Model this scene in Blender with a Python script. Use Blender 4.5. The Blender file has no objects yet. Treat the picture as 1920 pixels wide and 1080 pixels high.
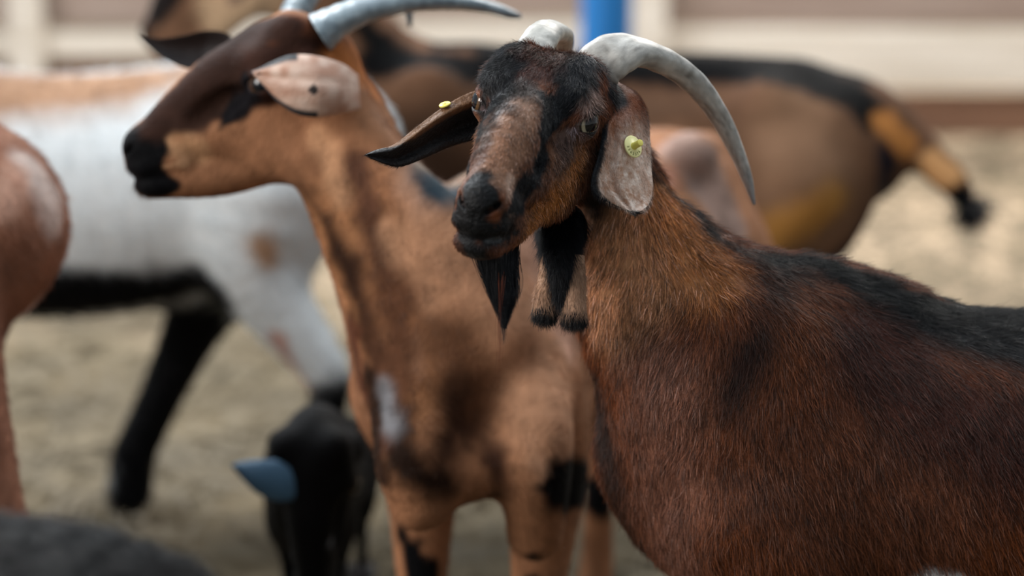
import bpy, math, random
import numpy as np
import openvdb
from mathutils import Vector, Matrix
from mathutils.bvhtree import BVHTree
SC = bpy.context.scene
COL = SC.collection
rng = np.random.default_rng(7)
random.seed(7)

# ---------------------------------------------------------------- camera, light, exposure
F = 4533.0                      # focal length in pixels of a 1920 wide frame (85 mm)
PITCH = math.atan(970 / F)
CAM = np.array([0, 0, 1.3])
FW = np.array([0, math.cos(PITCH), -math.sin(PITCH)])
UP = np.array([0, math.sin(PITCH), math.cos(PITCH)])
RT = np.array([1.0, 0, 0])
cam = bpy.data.cameras.new('camera'); camo = bpy.data.objects.new('camera', cam); COL.objects.link(camo)
cam.sensor_width = 36; cam.lens = 36 * F / 1920
camo.location = CAM; camo.rotation_euler = (math.pi / 2 - PITCH, 0, 0)
cam.clip_end = 200
cam.dof.use_dof = True; cam.dof.focus_distance = 2.46; cam.dof.aperture_fstop = 2.05
SC.camera = camo
SC.view_settings.view_transform = 'Standard'; SC.view_settings.look = 'None'
SC.view_settings.gamma = 1; SC.view_settings.exposure = 0.55; SC.view_settings.use_curve_mapping = False

w = bpy.data.worlds.new('world'); SC.world = w; w.use_nodes = True
nt = w.node_tree; bg = nt.nodes['Background']
tc = nt.nodes.new('ShaderNodeTexCoord'); sp = nt.nodes.new('ShaderNodeSeparateXYZ'); rp = nt.nodes.new('ShaderNodeValToRGB')
nt.links.new(tc.outputs['Generated'], sp.inputs[0]); nt.links.new(sp.outputs['Z'], rp.inputs[0]); nt.links.new(rp.outputs[0], bg.inputs[0])
rp.color_ramp.elements[0].position = 0.0; rp.color_ramp.elements[0].color = (0.80, 0.80, 0.78, 1)
rp.color_ramp.elements[1].position = 0.6; rp.color_ramp.elements[1].color = (0.56, 0.67, 0.78, 1)
bg.inputs[1].default_value = 0.42

def area(loc, target, size, power, color):
    l = bpy.data.lights.new('daylight_opening', 'AREA'); l.shape = 'RECTANGLE'; l.size, l.size_y = size
    l.energy = power; l.color = color
    o = bpy.data.objects.new('daylight_opening', l); COL.objects.link(o)
    o.location = loc; o.rotation_euler = (Vector(target) - Vector(loc)).to_track_quat('-Z', 'Y').to_euler()
    return o
area((-2.4, 5.6, 4.0), (0, 3.0, 0.7), (3.0, 2.0), 260, (0.93, 0.97, 1.0))      # open side of the barn, behind and left
area((-3.6, 0.9, 2.6), (0, 3.0, 0.8), (2.0, 2.0), 140, (1.0, 0.95, 0.90))       # open side, camera left
area((0.6, 3.0, 4.2), (0.6, 2.8, 0.0), (2.4, 2.4), 45, (0.86, 0.94, 1.0))     # roof light
area((2.0, 8.0, 4.5), (1.2, 7.4, 0.0), (6.0, 2.0), 330, (1.0, 0.94, 0.87))     # daylight on the far straw and boards

# ---------------------------------------------------------------- helpers
def P(px, py, c): return CAM + RT * (px - 960) / F * c - UP * (py - 540) / F * c + FW * c
def G(px, py, z=0.0):
    d = RT * (px - 960) / F - UP * (py - 540) / F + FW
    return CAM + d * (z - CAM[2]) / d[2]
def lin(h):
    h = h.lstrip('#'); c = np.array([int(h[i:i + 2], 16) / 255 for i in (0, 2, 4)])
    return np.where(c <= 0.04045, c / 12.92, ((c + 0.055) / 1.055) ** 2.4)
def unit(v): v = np.asarray(v, float); return v / (np.linalg.norm(v, axis=-1, keepdims=True) + 1e-12)
def rotm(yaw, pitch, roll):
    a, b, g = map(math.radians, (yaw, pitch, roll))
    ca, sa, cb, sb, cg, sg = math.cos(a), math.sin(a), math.cos(b), math.sin(b), math.cos(g), math.sin(g)
    return np.array([[ca, -sa, 0], [sa, ca, 0], [0, 0, 1]]) @ np.array([[cb, 0, sb], [0, 1, 0], [-sb, 0, cb]]) @ np.array([[1, 0, 0], [0, cg, -sg], [0, sg, cg]])
_perm = rng.random((64, 64, 64)).astype(np.float32)
def noise(p, scale, seed=0):
    q = p * scale + seed * 17.31; i = np.floor(q).astype(int); f = q - i; f = f * f * (3 - 2 * f); i &= 63; j = (i + 1) & 63
    def g(a, b, c): return _perm[a, b, c]
    x0, y0, z0 = i.T; x1, y1, z1 = j.T; u, v, t = f.T
    a = g(x0, y0, z0) * (1 - u) + g(x1, y0, z0) * u; b = g(x0, y1, z0) * (1 - u) + g(x1, y1, z0) * u
    c = g(x0, y0, z1) * (1 - u) + g(x1, y0, z1) * u; d = g(x0, y1, z1) * (1 - u) + g(x1, y1, z1) * u
    return (a * (1 - v) + b * v) * (1 - t) + (c * (1 - v) + d * v) * t
def catmull(pts, n):
    pts = np.asarray(pts, float); k = len(pts)
    ext = np.vstack([2 * pts[0] - pts[1], pts, 2 * pts[-1] - pts[-2]])
    out = []
    for t in np.linspace(0, k - 1, n):
        i = min(int(t), k - 2); f = t - i; a, b, c, d = ext[i:i + 4]
        out.append(0.5 * (2 * b + (c - a) * f + (2 * a - 5 * b + 4 * c - d) * f * f + (3 * b - a - 3 * c + d) * f ** 3))
    return np.array(out)

# ---------------------------------------------------------------- materials
def mat(name, color=None, rough=0.6, attr=None, bump=None, bump_s=0.3, spec=0.5, sheen=0, coat=0, var=None, metal=0, stretch=None, col2=None, aniso=0):
    m = bpy.data.materials.new(name); m.use_nodes = True; n = m.node_tree.nodes; L = m.node_tree.links; b = n['Principled BSDF']
    b.inputs['Roughness'].default_value = rough; b.inputs['Specular IOR Level'].default_value = spec; b.inputs['Metallic'].default_value = metal
    b.inputs['Sheen Weight'].default_value = sheen; b.inputs['Sheen Roughness'].default_value = 0.4; b.inputs['Coat Weight'].default_value = coat
    b.inputs['Coat Roughness'].default_value = 0.05
    src = None
    if attr:
        a = n.new('ShaderNodeAttribute'); a.attribute_name = attr; src = a.outputs['Color']
    elif color is not None: b.inputs['Base Color'].default_value = (*color, 1)
    if var or bump:
        t = n.new('ShaderNodeTexCoord'); mp = n.new('ShaderNodeMapping'); L.new(t.outputs['Object'], mp.inputs[0])
        if stretch: mp.inputs['Scale'].default_value = stretch
    if var:
        nz = n.new('ShaderNodeTexNoise'); nz.inputs['Scale'].default_value = var[0]; nz.inputs['Detail'].default_value = 6; L.new(mp.outputs[0], nz.inputs[0])
        r = n.new('ShaderNodeMapRange'); r.inputs[1].default_value = 0.3; r.inputs[2].default_value = 0.7; L.new(nz.outputs[0], r.inputs[0])
        mx = n.new('ShaderNodeMix'); mx.data_type = 'RGBA'; L.new(r.outputs[0], mx.inputs[0])
        if src is not None:
            mx.blend_type = 'MULTIPLY'; mx.inputs[7].default_value = (*([1 - var[1]] * 3), 1); L.new(src, mx.inputs[6])
        else:
            mx.inputs[6].default_value = (*color, 1); mx.inputs[7].default_value = (*(col2 if col2 is not None else [c * (1 - var[1]) for c in color]), 1)
        src = mx.outputs[2]
    if src is not None: L.new(src, b.inputs['Base Color'])
    if bump:
        nb = n.new('ShaderNodeTexNoise'); nb.inputs['Scale'].default_value = bump; nb.inputs['Detail'].default_value = 5; L.new(mp.outputs[0], nb.inputs[0])
        bp = n.new('ShaderNodeBump'); bp.inputs['Strength'].default_value = bump_s; bp.inputs['Distance'].default_value = 0.004
        L.new(nb.outputs[0], bp.inputs['Height']); L.new(bp.outputs[0], b.inputs['Normal'])
    return m
M_coat = mat('goat_coat', attr='col', rough=0.5, spec=0.17, bump=240, bump_s=0.6, sheen=0.04)
M_coat2 = mat('short_coat', attr='col', rough=0.65, spec=0.05, bump=240, bump_s=0.5, sheen=0.02)
M_hair = mat('goat_hair', attr='col', rough=0.36, spec=0.24)
M_skin = mat('ear_skin', attr='col', rough=0.6, spec=0.35, bump=300, bump_s=0.5, sheen=0.1)
M_eye = mat('goat_eye', attr='col', rough=0.05, spec=0.5, coat=0.15)
M_horn = mat('horn', attr='col', rough=0.42, spec=0.5, bump=90, bump_s=0.35, var=(60, 0.22))
M_stud = mat('stud_plastic', lin('#e0d468'), rough=0.35, spec=0.4)
M_tag = mat('tag_plastic', lin('#eee7a4'), rough=0.35, spec=0.4)
M_ink = mat('tag_ink', lin('#6c7030'), rough=0.6)
M_hoof = mat('hoof', lin('#1d1b1c'), rough=0.5, bump=60)

# ---------------------------------------------------------------- mesh helpers
def mk(name, V, Fc, m, parent=None, col=None, smooth=True):
    me = bpy.data.meshes.new(name)
    V = np.asarray(V, np.float32)
    if isinstance(Fc, np.ndarray):
        k = Fc.shape[1]; me.vertices.add(len(V)); me.vertices.foreach_set('co', V.ravel())
        me.loops.add(Fc.size); me.loops.foreach_set('vertex_index', Fc.ravel().astype(np.int32))
        me.polygons.add(len(Fc)); me.polygons.foreach_set('loop_start', np.arange(0, Fc.size, k, dtype=np.int32)); me.update(calc_edges=True); me.validate()
    else:
        me.from_pydata(V.tolist(), [], Fc)
    if smooth: me.polygons.foreach_set('use_smooth', np.ones(len(me.polygons), bool))
    if col is not None:
        a = me.color_attributes.new('col', 'FLOAT_COLOR', 'POINT'); c = np.ones((len(V), 4), np.float32); c[:, :3] = col; a.data.foreach_set('color', c.ravel())
    me.materials.append(m); o = bpy.data.objects.new(name, me); COL.objects.link(o)
    if parent is not None: o.parent = parent; o.matrix_parent_inverse = parent.matrix_world.inverted()
    return o
def empty(name, loc, label, cat, group=None):
    o = bpy.data.objects.new(name, None); COL.objects.link(o); o.location = loc; o['label'] = label; o['category'] = cat; o.empty_display_size = 0.1
    if group: o['group'] = group
    o.matrix_world = Matrix.Translation(Vector(loc)); return o
def frames(c):
    t = unit(np.gradient(c, axis=0)); n = np.zeros_like(t); r = np.array([0.13, 0.2, 1.0])
    n[0] = unit(r - t[0] * (r @ t[0]))
    for i in range(1, len(c)):
        v = n[i - 1] - t[i] * (n[i - 1] @ t[i]); n[i] = unit(v)
    return t, n, np.cross(t, n)
def tube_mesh(ctrl, rad, n=60, m=24, rfun=None, side=None, flat=1.0):
    c = catmull(ctrl, n); r = np.maximum(catmull(np.asarray(rad, float)[:, None], n)[:, 0], 1e-4); t, a, b = frames(c)
    if side is not None:
        a = unit(side - t * (t @ side)[:, None]); b = np.cross(t, a)
    th = np.linspace(0, 2 * math.pi, m, endpoint=False); V = []
    for i in range(n):
        rr = r[i] * (rfun(i / (n - 1), th) if rfun else 1.0)
        V.append(c[i] + (np.cos(th) * rr)[:, None] * a[i] + (np.sin(th) * rr * flat)[:, None] * b[i])
    V = np.vstack(V); Fc = [(i * m + j, i * m + (j + 1) % m, (i + 1) * m + (j + 1) % m, (i + 1) * m + j) for i in range(n - 1) for j in range(m)]
    Fc.append(tuple(range(m))[::-1]); Fc.append(tuple((n - 1) * m + j for j in range(m)))
    return V, Fc, np.repeat(np.linspace(0, 1, n), m)

# ---------------------------------------------------------------- signed distance modelling of one continuous body
class Fr:
    def __init__(s, o, R=np.eye(3), k=1.0): s.o, s.R, s.k = np.asarray(o, float), R, k
    def p(s, v): return s.o + s.k * (np.asarray(v, float) @ s.R.T)
    def d(s, v): return np.asarray(v, float) @ s.R.T
    def inv(s, q): return (q - s.o) @ s.R / s.k
def ell_d(q, r):
    k0 = np.sqrt(((q / r) ** 2).sum(1)); k1 = np.sqrt(((q / r ** 2) ** 2).sum(1)) + 1e-9
    return np.where(k0 < 1e-6, -r.min(), k0 * (k0 - 1) / k1)
class Body:
    def __init__(s): s.ops = []; s.k = 0.03
    def ell(s, fr, c, r, k=0.02, mode='u', rot=None):
        R = fr.R if rot is None else fr.R @ rotm(*rot); r = np.asarray(r, float) * fr.k; o = fr.p(c)
        s.ops.append((lambda p, lim=None: ell_d((p - o) @ R, r), o, r.max(), mode, k * fr.k))
    def tube(s, nodes, side, k=0.03, n=None, mode='u'):       # nodes (x,y,z,ra,rb), world
        nd = catmull(nodes, n or max(2, (len(nodes) - 1) * 4 + 1)) if len(nodes) > 2 else np.asarray(nodes, float)
        side = unit(side); A, B = nd[:-1], nd[1:]
        def f(p, lim):
            res = np.array(lim) + 1e-4; P_ = p
            for a, b in zip(A, B):
                mid = (a[:3] + b[:3]) / 2; rr = np.linalg.norm(a[:3] - b[:3]) / 2 + max(a[3], a[4], b[3], b[4])
                e0 = P_ - mid; mm = np.nonzero(np.sqrt(np.einsum('ij,ij->i', e0, e0)) - rr < res)[0]
                if not len(mm): continue
                p = P_[mm]; out = res[mm]
                ab = b[:3] - a[:3]; t = np.clip((p - a[:3]) @ ab / (ab @ ab), 0, 1); q = p - a[:3] - t[:, None] * ab
                ra = a[3] + (b[3] - a[3]) * t; rb = a[4] + (b[4] - a[4]) * t
                l = q @ side; v2 = np.maximum(np.einsum('ij,ij->i', q, q) - l * l, 0)
                e = np.sqrt(l * l / ra ** 2 + v2 / rb ** 2); k1 = np.sqrt(l * l / ra ** 4 + v2 / rb ** 4) + 1e-9
                res[mm] = np.minimum(out, np.where(e < 1e-5, -np.minimum(ra, rb), e * (e - 1) / k1))
            return res
        c = nd[:, :3].mean(0); R = (np.linalg.norm(nd[:, :3] - c, axis=1) + nd[:, 3:].max(1)).max()
        s.ops.append((f, c, R, mode, k))
    def limb(s, pts, rad, k=0.025, n=None):
        s.tube([[*p, r, r] for p, r in zip(pts, rad)], (0, 1, 0), k, n)
    def __call__(s, p):
        d = np.full(len(p), 1.0)
        for f, c, R, mode, k in s.ops:
            e0 = p - c; lb = np.sqrt(np.einsum('ij,ij->i', e0, e0)) - R
            m = (lb < d + k) if mode == 'u' else (lb < np.maximum(-d, 0) + k)
            if not m.any(): continue
            a = d[m]; b = f(p[m], (a + k) if mode == 'u' else np.maximum(-a, 0) + k)
            if mode == 'u':
                h = np.clip(.5 + .5 * (b - a) / k, 0, 1); d[m] = b + (a - b) * h - k * h * (1 - h)
            else:
                b = -b; h = np.clip(.5 + .5 * (a - b) / k, 0, 1); d[m] = b + (a - b) * h + k * h * (1 - h)
        return d
    def grad(s, p, e=0.0008):
        g = np.zeros_like(p); K = np.array([[1, -1, -1], [-1, -1, 1], [-1, 1, -1], [1, 1, 1.0]]); d0 = 0
        for k in K:
            v = s(p + k * e); g += v[:, None] * k; d0 = d0 + v
        return d0 / 4, g / (4 * e)
    def mesh(s, h):
        lo = np.min([c - R for f, c, R, m, k in s.ops if m == 'u'], 0) - 4 * h; hi = np.max([c + R for f, c, R, m, k in s.ops if m == 'u'], 0) + 4 * h
        q = 4; H = h * q; N = np.ceil((hi - lo) / H).astype(int) + 1
        gi = np.stack(np.meshgrid(*[np.arange(n) for n in N], indexing='ij'), -1).reshape(-1, 3)
        d = s(lo + (gi + 0.5 - 0.5 / q) * H); near = np.abs(d) < H * 1.9
        fine = np.repeat(np.repeat(np.repeat(d.reshape(N).astype(np.float32), q, 0), q, 1), q, 2)
        off = np.stack(np.meshgrid(*[np.arange(q)] * 3, indexing='ij'), -1).reshape(-1, 3)
        idx = (gi[near][:, None] * q + off[None]).reshape(-1, 3); out = np.empty(len(idx), np.float32)
        for i in range(0, len(idx), 400000): out[i:i + 400000] = s(lo + idx[i:i + 400000] * h)
        fine[idx[:, 0], idx[:, 1], idx[:, 2]] = out
        g = openvdb.FloatGrid(1.0); g.copyFromArray(np.clip(fine, -3 * h, 3 * h)); 
        pts, quads = g.convertToQuads(0.0)
        V = lo + np.asarray(pts, float) * h; Q = np.asarray(quads)[:, ::-1].astype(np.int64)
        # keep the largest connected piece
        lab = np.arange(len(V))
        for _ in range(400):
            mn = lab[Q].min(1); new = lab.copy()
            for c in range(4): np.minimum.at(new, Q[:, c], mn)
            new = new[new]
            if (new == lab).all(): break
            lab = new
        u, cnt = np.unique(lab, return_counts=True); keep = lab == u[cnt.argmax()]
        rm = np.cumsum(keep) - 1; Q = rm[Q[keep[Q].all(1)]]; V = V[keep]
        for _ in range(2):
            dd, gg = s.grad(V); V = V - gg * (dd / np.maximum((gg * gg).sum(1), 0.3))[:, None].clip(-h, h)
        return V, Q
    def normals(s, V): return unit(s.grad(V)[1])

def subdivide(V, Q, sel, fn=None):
    """split every quad of sel in four; neighbours of a split edge become n-gons that stay closed"""
    E = {}; V = list(map(tuple, V)); out = []; QL = Q.tolist() if isinstance(Q, np.ndarray) else [list(q) for q in Q]; hot = set(i for i in np.nonzero(sel)[0].tolist() if len(QL[i]) == 4)
    def mid(a, b):
        k = (a, b) if a < b else (b, a)
        if k not in E: E[k] = len(V); V.append(tuple((x + y) / 2 for x, y in zip(V[a], V[b])))
        return E[k]
    for i in hot:
        a, b, c, d = QL[i]; ab, bc, cd, da = mid(a, b), mid(b, c), mid(c, d), mid(d, a); m = len(V)
        V.append(tuple(sum(V[x][k] for x in (a, b, c, d)) / 4 for k in range(3)))
        out += [(a, ab, m, da), (ab, b, bc, m), (m, bc, c, cd), (da, m, cd, d)]
    for i, q in enumerate(QL):
        if i in hot: continue
        r = []
        for j in range(4):
            a, b = q[j], q[(j + 1) % 4]; r.append(a); k = (a, b) if a < b else (b, a)
            if k in E: r.append(E[k])
        out.append(tuple(r))
    return np.array(V), out

def refine(B, V, Q, c, r, levels=1):
    """finer mesh around c, put back on the modelled surface"""
    for l in range(levels):
        cen = V[Q].mean(1) if isinstance(Q, np.ndarray) else np.array([V[q[0]] for q in Q])
        n0 = len(V); V, Q = subdivide(V, Q, np.linalg.norm(cen - c, axis=1) < r)
        m = np.linalg.norm(V - c, axis=1) < r + .02; W = V[m]
        for _ in range(2):
            dd, gg = B.grad(W); W = W - gg * (dd / np.maximum((gg * gg).sum(1), .3))[:, None].clip(-.003, .003)
        V[m] = W
    return V, Q

# ---------------------------------------------------------------- goat anatomy
def head_ops(B, h, o={}):
    zt = o.get('top', 0.0)
    t = lambda x, z, a, b: [*h.p((x, 0, z)), a * h.k, b * h.k]
    side = h.d((0, 1, 0))
    B.ell(h, (-.040, 0, .018 + zt), (.072, .050, .060), .02)
    B.tube([t(-.01, .006 + zt, .047, .060 + zt * .4), t(.035, -.012 + zt * .5, .042, .054 + zt * .3), t(.075, -.036, .034, .045), t(.112, -.060, .026, .034), t(.136, -.075, .022, .026)], side, .02)
    B.ell(h, (-.038, 0, -.058), (.060, .042, .055), .03)                    # jaw angle
    B.tube([t(-.02, -.086, .036, .030), t(.05, -.104, .029, .031), t(.105, -.115, .026, .022), t(.134, -.118, .023, .016)], side, .02)  # mandible
    B.ell(h, (.140, 0, -.078), (.026, .026, .026), .014)                    # nose
    B.ell(h, (.142, 0, -.098), (.020, .028, .014), .010)                    # upper lip
    B.ell(h, (.131, 0, -.1215), (.024, .025, .0145), .006)                   # lower lip and chin
    for s in (1, -1):
        B.ell(h, (-.022, s * .030, -.050), (.052, .022, .052), .03)          # masseter
        B.ell(h, (.052, s * .022, -.060), (.045, .016, .022), .02)
        B.ell(h, (.112, s * .014, -.088), (.030, .018, .020), .012)
        B.ell(h, (-.006, s * .040, .026 + zt * .3), (.030, .022, .022), .02)           # brow ridge
        B.ell(h, (-.034, s * .034, .052 + zt), (.030, .026, .030), .02)           # horn boss
        B.ell(h, (-.052, s * .052, .008), (.024, .020, .024), .02)           # ear root
        B.ell(h, (-.001, s * .053, .000), (.0230, .0165, .0200), .010)      # lids
        B.ell(h, (.010, s * .063, .0005), (.0205, .013, .0082), .003, 's', rot=(-s * 24, 10, 0))
        B.ell(h, (.032, s * .047, -.014), (.012, .010, .006), .010, 's', rot=(0, 35, 0))  # tear hollow
        B.ell(h, (.060, s * .038, -.028), (.032, .010, .012), .015, 's', rot=(0, 35, 0))  # hollow under the bridge
        B.ell(h, (.158, s * .0155, -.0775), (.010, .0095, .0030), .004, 's', rot=(s * 28, 10, s * 38))  # nostril
        B.tube([[*h.p((.165, s * .000, -.1085)), .0022 * h.k, .0016 * h.k], [*h.p((.146, s * .0300, -.1085)), .003 * h.k, .0016 * h.k], [*h.p((.115, s * .0345, -.1055)), .003 * h.k, .0016 * h.k], [*h.p((.088, s * .0370, -.0965)), .003 * h.k, .0016 * h.k]], h.d((0, 1, 0)), .0035, 7, 's')
    B.tube([[*h.p((.168, 0, -.086)), .001 * h.k, .0015 * h.k], [*h.p((.166, 0, -.104)), .001 * h.k, .0015 * h.k]], h.d((0, 1, 0)), .003, 2, 's')  # lip groove

def body_ops(B, f, spec):
    side = f.d((0, 1, 0)); cd = spec.get('chest', 0.0)
    def t(x, z, a, b): return [*f.p((x, 0, z)), a * f.k, b * f.k]
    B.tube([t(.15 + cd, .57, .075, .115), t(.08 + cd * .8, .575, .105, .165), t(0 + cd * .4, .57, .122, .190), t(-.10, .562, .138, .178), t(-.22, .555, .150, .172), t(-.34, .555, .158, .175),
            t(-.46, .572, .150, .170), t(-.56, .600, .130, .150), t(-.65, .615, .098, .118), t(-.70, .62, .060, .075)], side, .03, 40)
    B.tube([t(.05, .70, .035, .05), t(0, .725, .032, .055), t(-.08, .705, .035, .05)], side, .06)   # withers
    for s in (1, -1):
        B.ell(f, (.055 + cd * .4, s * .085, .62), (.085, .035, .14), .05, rot=(0, 20, 0))    # scapula
        B.ell(f, (.10 + cd, s * .080, .50), (.070, .045, .075), .05)                      # point of the shoulder
        B.ell(f, (-.50, s * .080, .700), (.035, .030, .030), .05)                     # hip bone
        B.ell(f, (-.56, s * .085, .545), (.125, .055, .150), .05)                    # thigh
    if spec.get('tail', False): B.limb([f.p(q) for q in ((-.68, 0, .69), (-.74, 0, .735), (-.775, 0, .79))], [.028 * f.k, .022 * f.k, .010 * f.k], .03)
    nk = spec['neck']; B.tube(nk, side, .06, 16)
    for nodes in spec.get('neck_extra', []): B.tube(nodes, side, .04)
    for pts, rad in spec['legs']: B.limb([f.p(q) for q in pts] if spec.get('local_legs', True) else pts, [r * f.k for r in rad], .03)
    for pts, rad in spec.get('limbs_world', []): B.limb(pts, rad, .025)

FL = lambda y, dx=0.0: ([(.09, y * .85, .52), (.035 + dx * .2, y, .43), (.045 + dx * .6, y * .95, .25), (.035 + dx, y * .95, .20), (.040 + dx, y * .95, .095), (.060 + dx, y * .95, .035)],
                        [.070, .052, .030, .026, .022, .026])
HL = lambda y, dx=0.0: ([(-.54, y * .9, .56), (-.47 + dx * .5, y, .43), (-.585 + dx * .8, y, .335), (-.655 + dx, y, .285), (-.640 + dx, y, .18), (-.635 + dx, y, .095), (-.615 + dx, y, .035)],
                        [.105, .080, .045, .029, .022, .024, .027])

def paint(V, base, strokes, jit=0.006, jscale=90):
    """strokes: (points Nx3, radius or radii, colour, softness)"""
    C = np.tile(np.asarray(base, float), (len(V), 1)); jn = (noise(V, jscale, 3) - .5) * 2 * jit + (noise(V, jscale * .3, 5) - .5) * 2 * jit
    for pts, r, c, soft in strokes:
        pts = np.atleast_2d(np.asarray(pts, float)); r = np.broadcast_to(np.asarray(r, float), (len(pts),))
        d = np.full(len(V), 9.0)
        if len(pts) == 1: d = np.linalg.norm(V - pts[0], axis=1) - r[0]
        for i in range(len(pts) - 1):
            a, b = pts[i], pts[i + 1]; ab = b - a; t = np.clip((V - a) @ ab / (ab @ ab + 1e-12), 0, 1)
            d = np.minimum(d, np.linalg.norm(V - a - t[:, None] * ab, axis=1) - (r[i] + (r[i + 1] - r[i]) * t))
        m = np.clip(0.5 - (d + jn) / soft, 0, 1); m = (m * m * (3 - 2 * m))[:, None]; C = C * (1 - m) + np.asarray(c) * m
    return C

class Hit:
    """the point of a goat's own surface that a pixel of the photograph looks at: markings are then anchored in 3-D"""
    def __init__(s, V, Q): s.t = BVHTree.FromPolygons([tuple(v) for v in V], [tuple(int(i) for i in q) for q in Q]); s.V = V
    def __call__(s, px, py):
        d = unit(RT * (px - 960) / F - UP * (py - 540) / F + FW); h = s.t.ray_cast(Vector(CAM), Vector(d))
        if h[0] is not None: return np.array(h[0])
        w = s.V - CAM; pr = w @ d; i = (((w - pr[:, None] * d) ** 2).sum(1) / pr ** 2).argmin(); return s.V[i]
    def line(s, *pp): return np.array([s(*p) for p in pp])

def eyeball(h, s, parent, iris='#4a3420', pupil=(.54, .42), gaze=(.36, 1, .05), r=.0192):
    c = h.p((-.001, s * .0490, .000)); g = unit(h.d((gaze[0], s * gaze[1], gaze[2]))); hz = unit(h.d((1, 0, -.25)) - g * (h.d((1, 0, -.25)) @ g)); vt = np.cross(g, hz)
    n, m = 48, 64; ph = (np.linspace(0, 1, n) ** 1.3) * math.pi; th = np.linspace(0, 2 * math.pi, m, endpoint=False); V, C = [], []
    ir, dk, sc = lin(iris), lin('#050a12'), lin('#5a4c4c')
    for a in ph:
        bul = 1 + .06 * math.exp(-(a / .5) ** 2)
        for b in th:
            V.append(c + r * h.k * bul * (math.cos(a) * g + math.sin(a) * (math.cos(b) * hz + math.sin(b) * vt)))
            x, y = a * math.cos(b), a * math.sin(b); e = ((abs(x) / pupil[0]) ** 3 + (abs(y) / pupil[1]) ** 3)
            C.append(dk if e < 1 else (ir * (.75 + .35 * random.random()) if a < .74 else (lin('#1a1210') if a < .86 else sc)))
    Fc = [(i * m + j, (i + 1) * m + j, (i + 1) * m + (j + 1) % m, i * m + (j + 1) % m) for i in range(n - 1) for j in range(m)]
    return mk('eye', V, Fc, M_eye, parent, np.array(C))

def horn(ctrl, rad, parent, side, flat=0.84, cols=('#8f8f8a', '#c9c9c4', '#55585c'), ridge=.035, seed=0, tint=None):
    def rf(u, th):
        rid = 1 + ridge * (1 - u) * (np.sin(u * 95 + .6 * np.sin(th)) * .6 + .6 * math.sin(u * 41 + seed))
        return rid * (1 + .10 * np.cos(2 * (th - .4)) + .05 * np.cos(3 * th + 1))
    V, Fc, U = tube_mesh(ctrl, rad, 150, 28, rf, side, flat)
    a, b, t = map(lin, cols); th = np.tile(np.linspace(0, 2 * math.pi, 28, endpoint=False), 150); nz = noise(np.stack([U * 14, np.cos(th) * 3.5, np.sin(th) * 3.5], 1), 1.0, seed) * .6 + noise(np.stack([U * 60, np.cos(th) * 6, np.sin(th) * 6], 1), 1.0, seed) * .4; u = U[:, None]
    C = a + (b - a) * np.clip(nz * 1.6 - .35, 0, 1)[:, None]; C = C * (1 - np.clip((u - .75) * 3.5, 0, .8)) + t * np.clip((u - .75) * 3.5, 0, .8)
    return mk('horn', V, Fc, M_horn, parent, C)

def ear(A, Bq, bulge, n_out, parent, colf, thick=.0035, nu=60, nv=30, name='ear', fold=None):
    """sheet between the edge curves A and Bq (control points, world), bulging along n_out, with real thickness"""
    a, b = catmull(A, nu), catmull(Bq, nu); bl = np.interp(np.linspace(0, 1, nu), np.linspace(0, 1, len(bulge)), bulge); V, U, W = [], [], []
    n_out = unit(n_out)
    for lay in (0, 1):
        for i in range(nu):
            for j in range(nv):
                v = j / (nv - 1); p = a[i] * (1 - v) + b[i] * v
                prof = 4 * v * (1 - v)
                p = p + n_out * bl[i] * prof
                if fold is not None: p = p + n_out * fold(i / (nu - 1), v)
                th = thick * (min(1.0, prof * 3) * .8 + .2) * (1 if lay == 0 else -1) * .5 * (1 - .5 * i / nu)
                V.append(p + n_out * th); U.append(i / (nu - 1)); W.append(v)
    N = nu * nv; Fc = []
    for i in range(nu - 1):
        for j in range(nv - 1):
            q = (i * nv + j, (i + 1) * nv + j, (i + 1) * nv + j + 1, i * nv + j + 1); Fc.append(q); Fc.append(tuple(x + N for x in q[::-1]))
    rim = [i * nv for i in range(nu)] + [(nu - 1) * nv + j for j in range(1, nv)] + [i * nv + nv - 1 for i in range(nu - 2, -1, -1)] + [j for j in range(nv - 2, 0, -1)]
    for x, y in zip(rim, rim[1:] + rim[:1]): Fc.append((x, x + N, y + N, y))
    V = np.array(V); C = colf(np.array(U), np.array(W), np.repeat([0, 1], N), V)
    return mk(name, V, Fc, M_skin, parent, C), V, Fc, C

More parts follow.
